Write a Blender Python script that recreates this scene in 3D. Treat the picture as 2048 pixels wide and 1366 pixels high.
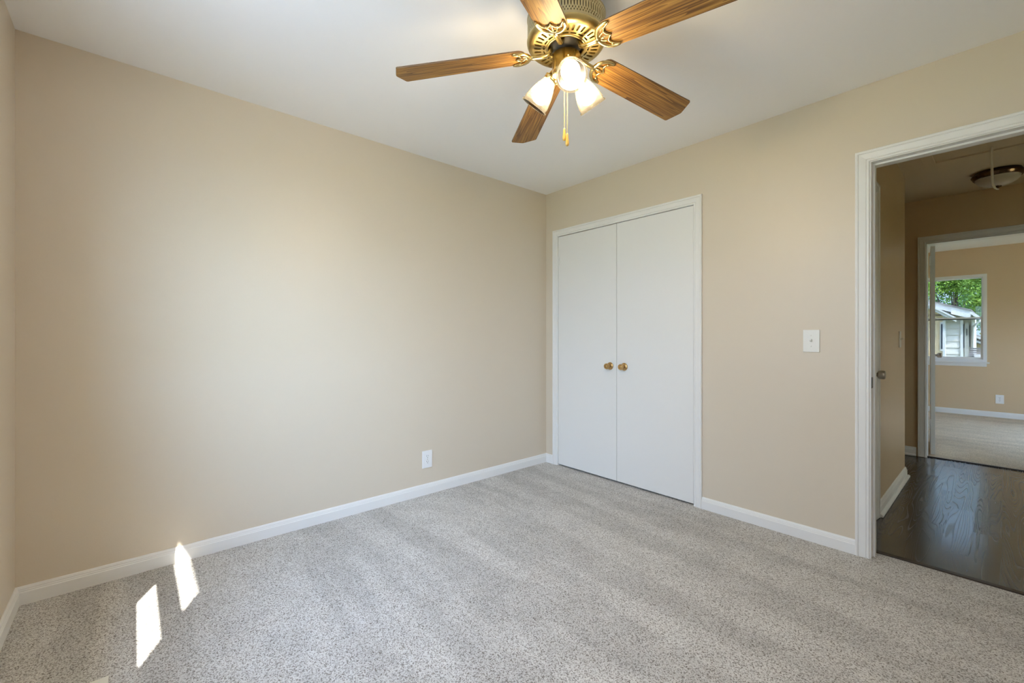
import bpy, bmesh, math, random
from mathutils import Vector, Matrix
random.seed(7)
PI = math.pi
for o in list(bpy.data.objects):
    bpy.data.objects.remove(o)
SC = bpy.context.scene
COL = SC.collection

# ---------------------------------------------------------------- camera
CX, CY, CH, YAW, FPX, Y0 = 2.7588, -2.8449, 1.1365, 0.8490, 862.8, 674.5
cam = bpy.data.cameras.new('camera')
cam.sensor_fit = 'HORIZONTAL'
cam.sensor_width = 36.0
cam.lens = FPX / 2048 * 36.0
cam.shift_y = (Y0 - 683.0) / 2048.0
cam.clip_start = 0.02
cam.clip_end = 300
camo = bpy.data.objects.new('camera', cam)
camo.location = (CX, CY, CH)
camo.rotation_euler = (PI / 2, 0, YAW)
COL.objects.link(camo)
SC.camera = camo

def at(u, v, Y):
    """point of the plane y = Y on the sight line through photo pixel (u, v)"""
    F = Vector((-math.sin(YAW), math.cos(YAW), 0)); R = Vector((math.cos(YAW), math.sin(YAW), 0))
    d = F + R * ((u - 1024) / FPX) + Vector((0, 0, -(v - Y0) / FPX))
    return Vector((CX, CY, CH)) + d * ((Y - CY) / d.y)

# ---------------------------------------------------------------- light and exposure
SC.view_settings.view_transform = 'Standard'
SC.view_settings.look = 'None'
SC.view_settings.exposure = 0.0
SC.view_settings.gamma = 1.0
SC.view_settings.use_curve_mapping = False
SC.cycles.use_denoising = True
SC.cycles.max_bounces = 14
SC.cycles.diffuse_bounces = 8
SC.cycles.glossy_bounces = 6
SC.cycles.transmission_bounces = 8
SC.cycles.transparent_max_bounces = 16
SC.cycles.sample_clamp_indirect = 6.0
SC.cycles.caustics_reflective = False
SC.cycles.caustics_refractive = False

SKY_STRENGTH = 11.0
SKY_GLOW = 55.0
SUN_STRENGTH = 26.0
BULB_STRENGTH = 440.0

world = bpy.data.worlds.new('world')
SC.world = world
world.use_nodes = True
nt = world.node_tree
nt.nodes.clear()
wo = nt.nodes.new('ShaderNodeOutputWorld')
bg = nt.nodes.new('ShaderNodeBackground')
tc = nt.nodes.new('ShaderNodeTexCoord')
sep = nt.nodes.new('ShaderNodeSeparateXYZ')
nt.links.new(tc.outputs['Generated'], sep.inputs[0])
ramp = nt.nodes.new('ShaderNodeValToRGB')          # horizon to zenith
ramp.color_ramp.elements[0].position = 0.0
ramp.color_ramp.elements[0].color = (0.53, 0.755, 1.0, 1)
ramp.color_ramp.elements[1].position = 0.8
ramp.color_ramp.elements[1].color = (0.44, 0.62, 0.97, 1)
nt.links.new(sep.outputs['Z'], ramp.inputs[0])
nt.links.new(ramp.outputs[0], bg.inputs['Color'])
SUN_DIR = Vector((-2.0, 1.0, -2.17)).normalized()
dot = nt.nodes.new('ShaderNodeVectorMath'); dot.operation = 'DOT_PRODUCT'   # hazy glow widening round the sun
nt.links.new(tc.outputs['Generated'], dot.inputs[0])
dot.inputs[1].default_value = tuple(-SUN_DIR)
pos = nt.nodes.new('ShaderNodeMath'); pos.operation = 'MAXIMUM'; pos.inputs[1].default_value = 0.0
nt.links.new(dot.outputs['Value'], pos.inputs[0])
pw = nt.nodes.new('ShaderNodeMath'); pw.operation = 'POWER'; pw.inputs[1].default_value = 4.0
nt.links.new(pos.outputs[0], pw.inputs[0])
mul = nt.nodes.new('ShaderNodeMath'); mul.operation = 'MULTIPLY_ADD'
mul.inputs[1].default_value = SKY_GLOW
mul.inputs[2].default_value = SKY_STRENGTH
nt.links.new(pw.outputs[0], mul.inputs[0])
nt.links.new(mul.outputs[0], bg.inputs['Strength'])
nt.links.new(bg.outputs[0], wo.inputs[0])

sun = bpy.data.lights.new('sun', 'SUN')
sun.energy = SUN_STRENGTH
sun.angle = math.radians(0.5)
sun.color = (1.0, 0.96, 0.88)
suno = bpy.data.objects.new('sun', sun)
suno.rotation_euler = SUN_DIR.to_track_quat('-Z', 'Y').to_euler()
suno.location = (8, -4, 9)
COL.objects.link(suno)

# ---------------------------------------------------------------- materials
MATS = {}
def base_mat(name, color, rough=0.5, metal=0.0, spec=0.5):
    m = bpy.data.materials.new(name)
    m.use_nodes = True
    p = m.node_tree.nodes['Principled BSDF']
    p.inputs['Base Color'].default_value = (*color, 1)
    p.inputs['Roughness'].default_value = rough
    p.inputs['Metallic'].default_value = metal
    p.inputs['Specular IOR Level'].default_value = spec
    MATS[name] = m
    return m, m.node_tree, p

def N(nt, kind, **kw):
    n = nt.nodes.new(kind)
    for k, v in kw.items():
        if k in n.inputs:
            n.inputs[k].default_value = v
        else:
            setattr(n, k, v)
    return n

def coords(nt, scale=(1, 1, 1), rot=(0, 0, 0), kind='Object'):
    t = N(nt, 'ShaderNodeTexCoord')
    mp = N(nt, 'ShaderNodeMapping')
    mp.inputs['Scale'].default_value = scale
    mp.inputs['Rotation'].default_value = rot
    nt.links.new(t.outputs[kind], mp.inputs[0])
    return mp.outputs[0]

def ramp_node(nt, stops):
    r = N(nt, 'ShaderNodeValToRGB')
    e = r.color_ramp.elements
    while len(e) < len(stops):
        e.new(0.5)
    for k, (pos, c) in enumerate(stops):
        e[k].position = pos
        e[k].color = (*c, 1)
    return r

def bump(nt, p, height, strength, dist):
    b = N(nt, 'ShaderNodeBump')
    b.inputs['Strength'].default_value = strength
    b.inputs['Distance'].default_value = dist
    nt.links.new(height, b.inputs['Height'])
    nt.links.new(b.outputs[0], p.inputs['Normal'])
    return b

def paint(name, color, rough, spec=0.5, bumpy=0.0, scale=140.0):
    m, nt, p = base_mat(name, color, rough, 0, spec)
    if bumpy:
        n = N(nt, 'ShaderNodeTexNoise', Scale=scale, Detail=3.0)
        nt.links.new(coords(nt), n.inputs['Vector'])
        n2 = N(nt, 'ShaderNodeTexNoise', Scale=9.0, Detail=2.0)
        nt.links.new(coords(nt), n2.inputs['Vector'])
        ad = N(nt, 'ShaderNodeMath', operation='MULTIPLY_ADD')
        ad.inputs[1].default_value = 1.6
        nt.links.new(n2.outputs['Fac'], ad.inputs[0]); nt.links.new(n.outputs['Fac'], ad.inputs[2])
        bump(nt, p, ad.outputs[0], bumpy, 0.002)
    return m

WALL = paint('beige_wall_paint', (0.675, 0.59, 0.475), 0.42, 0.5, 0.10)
CEIL_WARM_LIT = paint('ceiling_paint_warm_lit', (0.74, 0.62, 0.46), 0.8, 0.3, 0.06)  # ceiling colour with the hall's warm bounce light put into it
WALL_WARM_LIT = paint('wall_paint_warm_lit', (0.66, 0.50, 0.32), 0.33, 0.5, 0.10)  # bedroom beige deepened, warm light of hall and far room in the colour
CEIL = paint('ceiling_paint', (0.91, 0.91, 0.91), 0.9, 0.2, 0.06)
TRIM = paint('white_trim_paint', (0.82, 0.815, 0.80), 0.38, 0.5)
DOORP = paint('white_door_paint', (0.80, 0.795, 0.78), 0.45, 0.5, 0.02)
PLASTIC = paint('white_plastic', (0.85, 0.85, 0.85), 0.3)
PLASTIC_OLD = paint('ivory_painted_plastic', (0.80, 0.79, 0.75), 0.35)
VINYL = paint('white_vinyl', (0.86, 0.87, 0.88), 0.35)
DARK = paint('dark_slot', (0.02, 0.02, 0.02), 0.6)
METAL_VENT = paint('cream_vent_enamel', (0.80, 0.78, 0.70), 0.4)
CORD = paint('cream_cord', (0.80, 0.76, 0.66), 0.7)

def metal(name, color, rough, streak=0.0):
    m, nt, p = base_mat(name, color, rough, 1.0)
    n = N(nt, 'ShaderNodeTexNoise', Scale=60.0, Detail=3.0)
    nt.links.new(coords(nt), n.inputs['Vector'])
    mr = N(nt, 'ShaderNodeMapRange')
    mr.inputs['To Min'].default_value = rough * 0.8
    mr.inputs['To Max'].default_value = rough * 1.25
    nt.links.new(n.outputs['Fac'], mr.inputs['Value'])
    nt.links.new(mr.outputs[0], p.inputs['Roughness'])
    return m
BRASS = metal('antique_brass', (0.50, 0.385, 0.16), 0.34)
BRASS_BRIGHT = metal('polished_brass', (0.62, 0.475, 0.21), 0.24)
BRASS_DULL = metal('brushed_brass_band', (0.44, 0.38, 0.22), 0.45)
BRASS_DARK = metal('dark_brass_recess', (0.24, 0.18, 0.075), 0.5)
BRASS_KNOB = metal('aged_brass', (0.56, 0.36, 0.15), 0.28)
STEEL = metal('satin_nickel', (0.46, 0.42, 0.37), 0.3)
WORN = metal('worn_steel', (0.22, 0.22, 0.21), 0.5)
BRONZE = metal('dark_bronze', (0.16, 0.10, 0.06), 0.22)
MOTOR = paint('motor_black', (0.014, 0.011, 0.007), 0.5)

def carpet(name, light, dark, streaks):
    m, nt, p = base_mat(name, light, 0.95, 0, 0.1)
    v = coords(nt)
    n1 = N(nt, 'ShaderNodeTexNoise', Scale=170.0, Detail=3.0, Roughness=0.7)
    nt.links.new(v, n1.inputs['Vector'])
    warp = N(nt, 'ShaderNodeVectorMath', operation='MULTIPLY_ADD')
    warp.inputs[1].default_value = (0.007, 0.007, 0.0)
    nt.links.new(n1.outputs['Color'], warp.inputs[0]); nt.links.new(v, warp.inputs[2])
    vo = N(nt, 'ShaderNodeTexVoronoi', Scale=290.0)            # one cell per twisted tuft
    nt.links.new(warp.outputs[0], vo.inputs['Vector'])
    tone = N(nt, 'ShaderNodeMath', operation='MULTIPLY_ADD')
    tone.inputs[1].default_value = 0.45
    sx = N(nt, 'ShaderNodeSeparateColor')
    nt.links.new(vo.outputs['Color'], sx.inputs[0]); nt.links.new(sx.outputs[0], tone.inputs[0])
    nsc = N(nt, 'ShaderNodeMath', operation='MULTIPLY'); nsc.inputs[1].default_value = 0.9
    nt.links.new(n1.outputs['Fac'], nsc.inputs[0]); nt.links.new(nsc.outputs[0], tone.inputs[2])
    mid = tuple((a * 1.6 + b) / 2.6 for a, b in zip(light, dark))
    r = ramp_node(nt, [(0.45, dark), (0.60, mid), (0.78, light)])
    nt.links.new(tone.outputs[0], r.inputs[0])
    # broad lay of the pile: tracks left by the vacuum cleaner, and soft patches
    n2 = N(nt, 'ShaderNodeTexNoise', Scale=1.0, Detail=2.0)
    nt.links.new(coords(nt, (0.6, 4.6, 1), (0, 0, math.radians(-4))), n2.inputs['Vector'])
    n3 = N(nt, 'ShaderNodeTexNoise', Scale=6.0, Detail=4.0)
    nt.links.new(v, n3.inputs['Vector'])
    m2 = N(nt, 'ShaderNodeMapRange')
    m2.inputs['From Min'].default_value = 0.45; m2.inputs['From Max'].default_value = 0.55
    m2.inputs['To Min'].default_value = 1.0 - streaks; m2.inputs['To Max'].default_value = 1.0 + streaks
    nt.links.new(n2.outputs['Fac'], m2.inputs['Value'])
    m3 = N(nt, 'ShaderNodeMapRange')
    m3.inputs['From Min'].default_value = 0.3; m3.inputs['From Max'].default_value = 0.7
    m3.inputs['To Min'].default_value = 0.93; m3.inputs['To Max'].default_value = 1.07
    nt.links.new(n3.outputs['Fac'], m3.inputs['Value'])
    mm = N(nt, 'ShaderNodeMath', operation='MULTIPLY')
    nt.links.new(m2.outputs[0], mm.inputs[0]); nt.links.new(m3.outputs[0], mm.inputs[1])
    mx = N(nt, 'ShaderNodeVectorMath', operation='SCALE')
    nt.links.new(r.outputs[0], mx.inputs[0]); nt.links.new(mm.outputs[0], mx.inputs['Scale'])
    nt.links.new(mx.outputs[0], p.inputs['Base Color'])
    bump(nt, p, tone.outputs[0], 0.55, 0.008)
    return m
CARPET = carpet('speckled_grey_carpet', (0.66, 0.64, 0.605), (0.20, 0.175, 0.15), 0.07)
CARPET2 = carpet('beige_grey_carpet', (0.72, 0.62, 0.48), (0.34, 0.27, 0.19), 0.04)

def oak_blade():
    m, nt, p = base_mat('golden_oak', (0.4, 0.2, 0.07), 0.42, 0, 0.35)
    tcx = N(nt, 'ShaderNodeTexCoord')
    oi = N(nt, 'ShaderNodeObjectInfo')
    off = N(nt, 'ShaderNodeVectorMath', operation='ADD')
    cmb = N(nt, 'ShaderNodeCombineXYZ')
    k = N(nt, 'ShaderNodeMath', operation='MULTIPLY'); k.inputs[1].default_value = 37.0
    nt.links.new(oi.outputs['Random'], k.inputs[0])
    nt.links.new(k.outputs[0], cmb.inputs[0]); nt.links.new(k.outputs[0], cmb.inputs[2])
    nt.links.new(tcx.outputs['Object'], off.inputs[0]); nt.links.new(cmb.outputs[0], off.inputs[1])
    mp = N(nt, 'ShaderNodeMapping'); mp.inputs['Scale'].default_value = (1.3, 30, 8)
    nt.links.new(off.outputs[0], mp.inputs[0])
    n0 = N(nt, 'ShaderNodeTexNoise', Scale=1.0, Detail=1.5, Distortion=0.4)
    nt.links.new(mp.outputs[0], n0.inputs['Vector'])
    rings = N(nt, 'ShaderNodeMath', operation='MULTIPLY'); rings.inputs[1].default_value = 8.0
    nt.links.new(n0.outputs['Fac'], rings.inputs[0])
    fr = N(nt, 'ShaderNodeMath', operation='FRACT')
    nt.links.new(rings.outputs[0], fr.inputs[0])
    mp2 = N(nt, 'ShaderNodeMapping'); mp2.inputs['Scale'].default_value = (5, 420, 60)
    nt.links.new(off.outputs[0], mp2.inputs[0])
    n1 = N(nt, 'ShaderNodeTexNoise', Scale=1.0, Detail=3.0)
    nt.links.new(mp2.outputs[0], n1.inputs['Vector'])
    ad = N(nt, 'ShaderNodeMath', operation='MULTIPLY_ADD'); ad.inputs[1].default_value = 0.95
    nt.links.new(n1.outputs['Fac'], ad.inputs[0])
    sc = N(nt, 'ShaderNodeMath', operation='MULTIPLY'); sc.inputs[1].default_value = 0.30
    nt.links.new(fr.outputs[0], sc.inputs[0]); nt.links.new(sc.outputs[0], ad.inputs[2])
    r = ramp_node(nt, [(0.38, (0.40, 0.222, 0.052)), (0.60, (0.265, 0.132, 0.031)), (0.82, (0.095, 0.042, 0.012))])
    nt.links.new(ad.outputs[0], r.inputs[0])
    nt.links.new(r.outputs[0], p.inputs['Base Color'])
    return m
OAK = oak_blade()
OAK_EDGE = paint('dark_blade_edge', (0.14, 0.07, 0.03), 0.4)
PENDANT = paint('honey_wood_pendant', (0.72, 0.42, 0.09), 0.3)

def dark_floor():
    m, nt, p = base_mat('dark_stained_oak', (0.03, 0.025, 0.022), 0.22, 0, 0.5)
    v = coords(nt, (1, 1, 1), (0, 0, PI / 2))
    br = N(nt, 'ShaderNodeTexBrick', Scale=1.0)
    br.inputs['Color1'].default_value = (0, 0, 0, 1); br.inputs['Color2'].default_value = (1, 1, 1, 1)
    br.inputs['Mortar'].default_value = (0.5, 0.5, 0.5, 1)
    br.inputs['Mortar Size'].default_value = 0.0022
    br.inputs['Mortar Smooth'].default_value = 0.0
    br.inputs['Brick Width'].default_value = 0.85
    br.inputs['Row Height'].default_value = 0.115
    nt.links.new(v, br.inputs['Vector'])
    t = N(nt, 'ShaderNodeTexCoord')
    sh = N(nt, 'ShaderNodeVectorMath', operation='MULTIPLY_ADD')
    sh.inputs[1].default_value = (3.0, 7.0, 11.0)
    nt.links.new(br.outputs['Color'], sh.inputs[0]); nt.links.new(t.outputs['Object'], sh.inputs[2])
    mp = N(nt, 'ShaderNodeMapping'); mp.inputs['Scale'].default_value = (9.0, 0.50, 3)
    nt.links.new(sh.outputs[0], mp.inputs[0])
    n = N(nt, 'ShaderNodeTexNoise', Scale=1.0, Detail=1.2, Distortion=0.25)
    nt.links.new(mp.outputs[0], n.inputs['Vector'])
    k = N(nt, 'ShaderNodeMath', operation='MULTIPLY'); k.inputs[1].default_value = 30.0
    nt.links.new(n.outputs['Fac'], k.inputs[0])
    fr = N(nt, 'ShaderNodeMath', operation='PINGPONG'); fr.inputs[1].default_value = 0.5
    nt.links.new(k.outputs[0], fr.inputs[0])
    r = ramp_node(nt, [(0.0, (0.042, 0.037, 0.034)), (0.12, (0.024, 0.020, 0.018)), (0.5, (0.017, 0.014, 0.012))])
    nt.links.new(fr.outputs[0], r.inputs[0])
    mixm = N(nt, 'ShaderNodeMix', data_type='RGBA')
    nt.links.new(br.outputs['Fac'], mixm.inputs[0])
    nt.links.new(r.outputs[0], mixm.inputs[6]); mixm.inputs[7].default_value = (0.006, 0.005, 0.004, 1)
    nt.links.new(mixm.outputs[2], p.inputs['Base Color'])
    mr = N(nt, 'ShaderNodeMapRange')
    mr.inputs['From Max'].default_value = 0.2
    mr.inputs['To Min'].default_value = 0.26; mr.inputs['To Max'].default_value = 0.14
    nt.links.new(fr.outputs[0], mr.inputs['Value'])
    sb = N(nt, 'ShaderNodeSeparateColor'); nt.links.new(br.outputs['Color'], sb.inputs[0])
    pr = N(nt, 'ShaderNodeMath', operation='MULTIPLY_ADD'); pr.inputs[1].default_value = 0.13
    nt.links.new(sb.outputs[0], pr.inputs[0]); nt.links.new(mr.outputs[0], pr.inputs[2])
    nt.links.new(pr.outputs[0], p.inputs['Roughness'])
    p.inputs['IOR'].default_value = 2.5
    sub = N(nt, 'ShaderNodeMath', operation='SUBTRACT')
    nt.links.new(fr.outputs[0], sub.inputs[0]); nt.links.new(br.outputs['Fac'], sub.inputs[1])
    bump(nt, p, sub.outputs[0], 0.015, 0.002)
    return m
DARKFLOOR = dark_floor()
THRESH = paint('walnut_threshold', (0.035, 0.022, 0.014), 0.35)

def glass(name, tint, gloss=0.06, rough=0.0):
    m = bpy.data.materials.new(name); m.use_nodes = True
    nt = m.node_tree; nt.nodes.clear()
    o = N(nt, 'ShaderNodeOutputMaterial')
    tr = N(nt, 'ShaderNodeBsdfTransparent'); tr.inputs[0].default_value = (*tint, 1)
    gl = N(nt, 'ShaderNodeBsdfGlossy'); gl.inputs['Roughness'].default_value = rough
    mx = N(nt, 'ShaderNodeMixShader'); mx.inputs[0].default_value = gloss
    nt.links.new(tr.outputs[0], mx.inputs[1]); nt.links.new(gl.outputs[0], mx.inputs[2])
    nt.links.new(mx.outputs[0], o.inputs[0])
    return m
PANE_CLEAR = glass('clear_pane', (0.96, 0.97, 0.97), 0.05)
PANE_WARM = glass('warm_tint_pane', (0.97, 0.86, 0.70), 0.03)  # made-up warm tint, colours the hall's added daylight
PANE_DIM = glass('dimmed_pane', (0.32, 0.322, 0.32), 0.02)  # glass darkened to bring the outdoor view down to room brightness

def shade_glass():
    m = bpy.data.materials.new('ribbed_frosted_glass'); m.use_nodes = True
    nt = m.node_tree; nt.nodes.clear()
    o = N(nt, 'ShaderNodeOutputMaterial')
    tr = N(nt, 'ShaderNodeBsdfTransparent'); tr.inputs[0].default_value = (0.42, 0.41, 0.38, 1)
    tl = N(nt, 'ShaderNodeBsdfTranslucent'); tl.inputs[0].default_value = (1.0, 0.95, 0.86, 1)
    gl = N(nt, 'ShaderNodeBsdfGlossy'); gl.inputs['Roughness'].default_value = 0.2
    a = N(nt, 'ShaderNodeMixShader'); a.inputs[0].default_value = 0.016
    b = N(nt, 'ShaderNodeMixShader'); b.inputs[0].default_value = 0.008
    nt.links.new(tr.outputs[0], a.inputs[1]); nt.links.new(tl.outputs[0], a.inputs[2])
    nt.links.new(a.outputs[0], b.inputs[1]); nt.links.new(gl.outputs[0], b.inputs[2])
    nt.links.new(b.outputs[0], o.inputs[0])
    return m
SHADE = shade_glass()
m, nt_, p_ = base_mat('lit_bulb', (1, 1, 1), 0.4)
p_.inputs['Emission Color'].default_value = (1.0, 0.80, 0.53, 1)
p_.inputs['Emission Strength'].default_value = BULB_STRENGTH
BULB = m
m, nt_, p_ = base_mat('alabaster_glass', (0.62, 0.56, 0.47), 0.35)
ALAB = m

def leafy(name, c1, c2):
    m, nt, p = base_mat(name, c1, 0.6, 0, 0.3)
    n = N(nt, 'ShaderNodeTexNoise', Scale=2.2, Detail=6.0)
    nt.links.new(coords(nt), n.inputs['Vector'])
    r = ramp_node(nt, [(0.38, c2), (0.6, c1)])
    nt.links.new(n.outputs['Fac'], r.inputs[0]); nt.links.new(r.outputs[0], p.inputs['Base Color'])
    return m
LEAF_A = leafy('bright_leaf', (0.34, 0.50, 0.08), (0.12, 0.26, 0.04))
LEAF_B = leafy('deep_leaf', (0.16, 0.33, 0.08), (0.05, 0.14, 0.04))
BARK = leafy('bark', (0.16, 0.12, 0.09), (0.07, 0.05, 0.04))
GRASS = leafy('lawn', (0.30, 0.34, 0.20), (0.22, 0.25, 0.14))
BOUNCE_SLAB = paint('pale_bounce_slab', (0.74, 0.74, 0.74), 0.9)
SIDING = paint('white_lap_siding', (0.66, 0.63, 0.56), 0.7)
TANWALL = paint('tan_board_wall', (0.68, 0.53, 0.33), 0.8)
HOUSEWHITE = paint('white_house_trim', (0.66, 0.65, 0.62), 0.5)
SHINGLE = leafy('grey_shingle', (0.30, 0.27, 0.26), (0.20, 0.18, 0.17))
HOUSEGLASS = paint('dark_house_window', (0.05, 0.06, 0.08), 0.15)
OUTERWALL = paint('house_cladding', (0.6, 0.55, 0.48), 0.8)

# ---------------------------------------------------------------- mesh helpers
class MB:
    def __init__(self):
        self.bm = bmesh.new()
        self.mi = 0
        self.M = Matrix.Identity(4)
    def v(self, co):
        return self.bm.verts.new(self.M @ Vector(co))
    def f(self, vs, smooth=False):
        try:
            fc = self.bm.faces.new(vs)
        except ValueError:
            return None
        fc.material_index = self.mi
        fc.smooth = smooth
        return fc
    def quad(self, a, b, c, d, smooth=False):
        return self.f([self.v(p) for p in (a, b, c, d)], smooth)
    def box(self, a, b, bevel=0.0):
        x0, y0, z0 = (min(p, q) for p, q in zip(a, b)); x1, y1, z1 = (max(p, q) for p, q in zip(a, b))
        t = bmesh.new()
        bmesh.ops.create_cube(t, size=1.0)
        for w in t.verts:
            w.co = Vector(((x0 + x1) / 2 + w.co.x * (x1 - x0), (y0 + y1) / 2 + w.co.y * (y1 - y0), (z0 + z1) / 2 + w.co.z * (z1 - z0)))
        if bevel:
            bmesh.ops.bevel(t, geom=t.edges[:], offset=bevel, segments=2, affect='EDGES', profile=0.7)
        self.merge(t)
    def merge(self, t):
        t.verts.index_update()
        vs = [self.v(w.co) for w in t.verts]
        for fc in t.faces:
            self.f([vs[w.index] for w in fc.verts], fc.smooth)
        t.free()
    def lathe(self, prof, seg=48, smooth=True, rib=0.0, nrib=0, cap0=False, cap1=False):
        rings = []
        for (r, z) in prof:
            ring = []
            for k in range(seg):
                a = 2 * PI * k / seg
                rr = r
                if rib and nrib:
                    rr = r * (1 + rib * (0.5 + 0.5 * math.cos(nrib * a)))
                ring.append(self.v((rr * math.cos(a), rr * math.sin(a), z)))
            rings.append(ring)
        for i in range(len(rings) - 1):
            for k in range(seg):
                self.f([rings[i][k], rings[i][(k + 1) % seg], rings[i + 1][(k + 1) % seg], rings[i + 1][k]], smooth)
        if cap0: self.f(rings[0][::-1])
        if cap1: self.f(rings[-1])
    def tube(self, pts, rad, seg=8, cap=True, flat=1.0, up=Vector((0, 0, 1))):
        pts = [Vector(p) for p in pts]
        n = len(pts)
        rads = rad if isinstance(rad, (list, tuple)) else [rad] * n
        rings = []
        for i, p in enumerate(pts):
            d = (pts[min(i + 1, n - 1)] - pts[max(i - 1, 0)]).normalized()
            s = d.cross(up)
            if s.length < 1e-4:
                s = d.cross(Vector((1, 0, 0)))
            s.normalize(); t = s.cross(d)
            rings.append([self.v(p + (s * math.cos(2 * PI * k / seg) + t * math.sin(2 * PI * k / seg) * flat) * rads[i]) for k in range(seg)])
        for i in range(n - 1):
            for k in range(seg):
                self.f([rings[i][k], rings[i][(k + 1) % seg], rings[i + 1][(k + 1) % seg], rings[i + 1][k]], True)
        if cap:
            self.f(rings[0][::-1]); self.f(rings[-1])
    def prism(self, outline, z0, z1):
        """polygon in local xy, extruded z0..z1"""
        lo = [self.v((x, y, z0)) for x, y in outline]; hi = [self.v((x, y, z1)) for x, y in outline]
        self.f(lo[::-1]); self.f(hi)
        n = len(lo)
        for k in range(n):
            self.f([lo[k], lo[(k + 1) % n], hi[(k + 1) % n], hi[k]])
    def sphere(self, c, r, seg=16, sz=1.0):
        t = bmesh.new()
        bmesh.ops.create_uvsphere(t, u_segments=seg, v_segments=max(6, seg // 2), radius=r)
        for w in t.verts:
            w.co = Vector((w.co.x, w.co.y, w.co.z * sz)) + Vector(c)
        for fc in t.faces: fc.smooth = True
        self.merge(t)
    def build(self, name, mats, parent=None, loc=None, rot=None, bevel=0.0, normals=True):
        if normals:
            bmesh.ops.recalc_face_normals(self.bm, faces=self.bm.faces[:])
        me = bpy.data.meshes.new(name)
        self.bm.to_mesh(me); self.bm.free()
        for mm in (mats if isinstance(mats, (list, tuple)) else [mats]):
            me.materials.append(mm)
        o = bpy.data.objects.new(name, me)
        COL.objects.link(o)
        if parent: o.parent = parent
        if loc is not None: o.location = loc
        if rot is not None: o.rotation_euler = rot
        if bevel:
            b = o.modifiers.new('bevel', 'BEVEL'); b.width = bevel; b.segments = 2; b.limit_method = 'ANGLE'
        return o

def empty(name, loc=(0, 0, 0), rot=(0, 0, 0)):
    o = bpy.data.objects.new(name, None)
    o.empty_display_size = 0.05
    o.location = loc; o.rotation_euler = rot
    COL.objects.link(o)
    return o
def tag(o, label, cat, group=None, kind=None):
    o['label'] = label; o['category'] = cat
    if group: o['group'] = group
    if kind: o['kind'] = kind
    return o
def struct(o, label, cat):
    return tag(o, label, cat, None, 'structure')

# wall slab with rectangular openings.  axis 'x': slab runs along x with thickness in y; axis 'y': runs along y, thickness in x
def wall(name, axis, u0, u1, t0, t1, z0, z1, openings, mat, label):
    us = sorted({u0, u1, *[a for o in openings for a in o[:2]]}); zs = sorted({z0, z1, *[a for o in openings for a in o[2:]]})
    us = [u for u in us if u0 <= u <= u1]; zs = [z for z in zs if z0 <= z <= z1]
    m = MB(); cache = {}
    def P(u, t, z):
        k = (round(u, 5), round(t, 5), round(z, 5))
        if k not in cache:
            cache[k] = m.v((u, t, z) if axis == 'x' else (t, u, z))
        return cache[k]
    def solid(i, j):
        if i < 0 or j < 0 or i >= len(us) - 1 or j >= len(zs) - 1: return False
        cu, cz = (us[i] + us[i + 1]) / 2, (zs[j] + zs[j + 1]) / 2
        return not any(a < cu < b and c < cz < d for a, b, c, d in openings)
    for i in range(len(us) - 1):
        for j in range(len(zs) - 1):
            if not solid(i, j): continue
            a, b, c, d = us[i], us[i + 1], zs[j], zs[j + 1]
            for t in (t0, t1):
                m.f([P(a, t, c), P(b, t, c), P(b, t, d), P(a, t, d)])
            if not solid(i - 1, j): m.f([P(a, t0, c), P(a, t1, c), P(a, t1, d), P(a, t0, d)])
            if not solid(i + 1, j): m.f([P(b, t0, c), P(b, t1, c), P(b, t1, d), P(b, t0, d)])
            if not solid(i, j - 1): m.f([P(a, t0, c), P(b, t0, c), P(b, t1, c), P(a, t1, c)])
            if not solid(i, j + 1): m.f([P(a, t0, d), P(b, t0, d), P(b, t1, d), P(a, t1, d)])
    return struct(m.build(name, mat), label, 'wall')

def sweep(m, rows):
    """rows: list of polylines (one per profile point); quads between neighbouring rows"""
    vr = [[m.v(p) for p in r] for r in rows]
    for a, b in zip(vr, vr[1:]):
        for k in range(len(a) - 1):
            m.f([a[k], a[k + 1], b[k + 1], b[k]])
    for e in (0, -1):
        m.f([r[e] for r in vr])

CASE_PROF = [(0, 0), (0, .007), (.003, .0095), (.009, .0095), (.0115, .0065), (.0145, .0105), (.030, .0125), (.040, .0135),
             (.043, .0115), (.0455, .0165), (.053, .0175), (.057, .0145), (.057, 0)]
def casing(name, x0, x1, z1, ysurf, ydir, label, z0=0.0, parent=None, prof=CASE_PROF, mat=TRIM, axis='x'):
    """door casing around the opening x0..x1, up to z1, on the plane y = ysurf, standing out towards ydir"""
    m = MB()
    rows = []
    for u, d in prof:
        pts = [(x0 - u, z0), (x0 - u, z1 + u), (x1 + u, z1 + u), (x1 + u, z0)]
        rows.append([(px, ysurf + ydir * d, pz) if axis == 'x' else (ysurf + ydir * d, px, pz) for px, pz in pts])
    sweep(m, rows)
    o = m.build(name, mat, parent)
    if parent is None: struct(o, label, 'door trim')
    return o

BASE_PROF = [(0, 0), (.014, 0), (.014, .052), (.0115, .056), (.0115, .060), (.009, .063), (.009, .067), (.006, .0745), (.003, .0765), (0, .0765)]
def baseboard(name, pts, label, prof=BASE_PROF, extra=None):
    """pts: [(x, y, nx, ny), ...] wall line with the mitred offset direction at each point"""
    m = MB()
    sweep(m, [[(x + nx * d, y + ny * d, z) for x, y, nx, ny in pts] for d, z in prof])
    if extra:
        sweep(m, [[(x + nx * d, y + ny * d, z) for x, y, nx, ny in pts] for d, z in extra])
    return struct(m.build(name, TRIM), label, 'baseboard')

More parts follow.
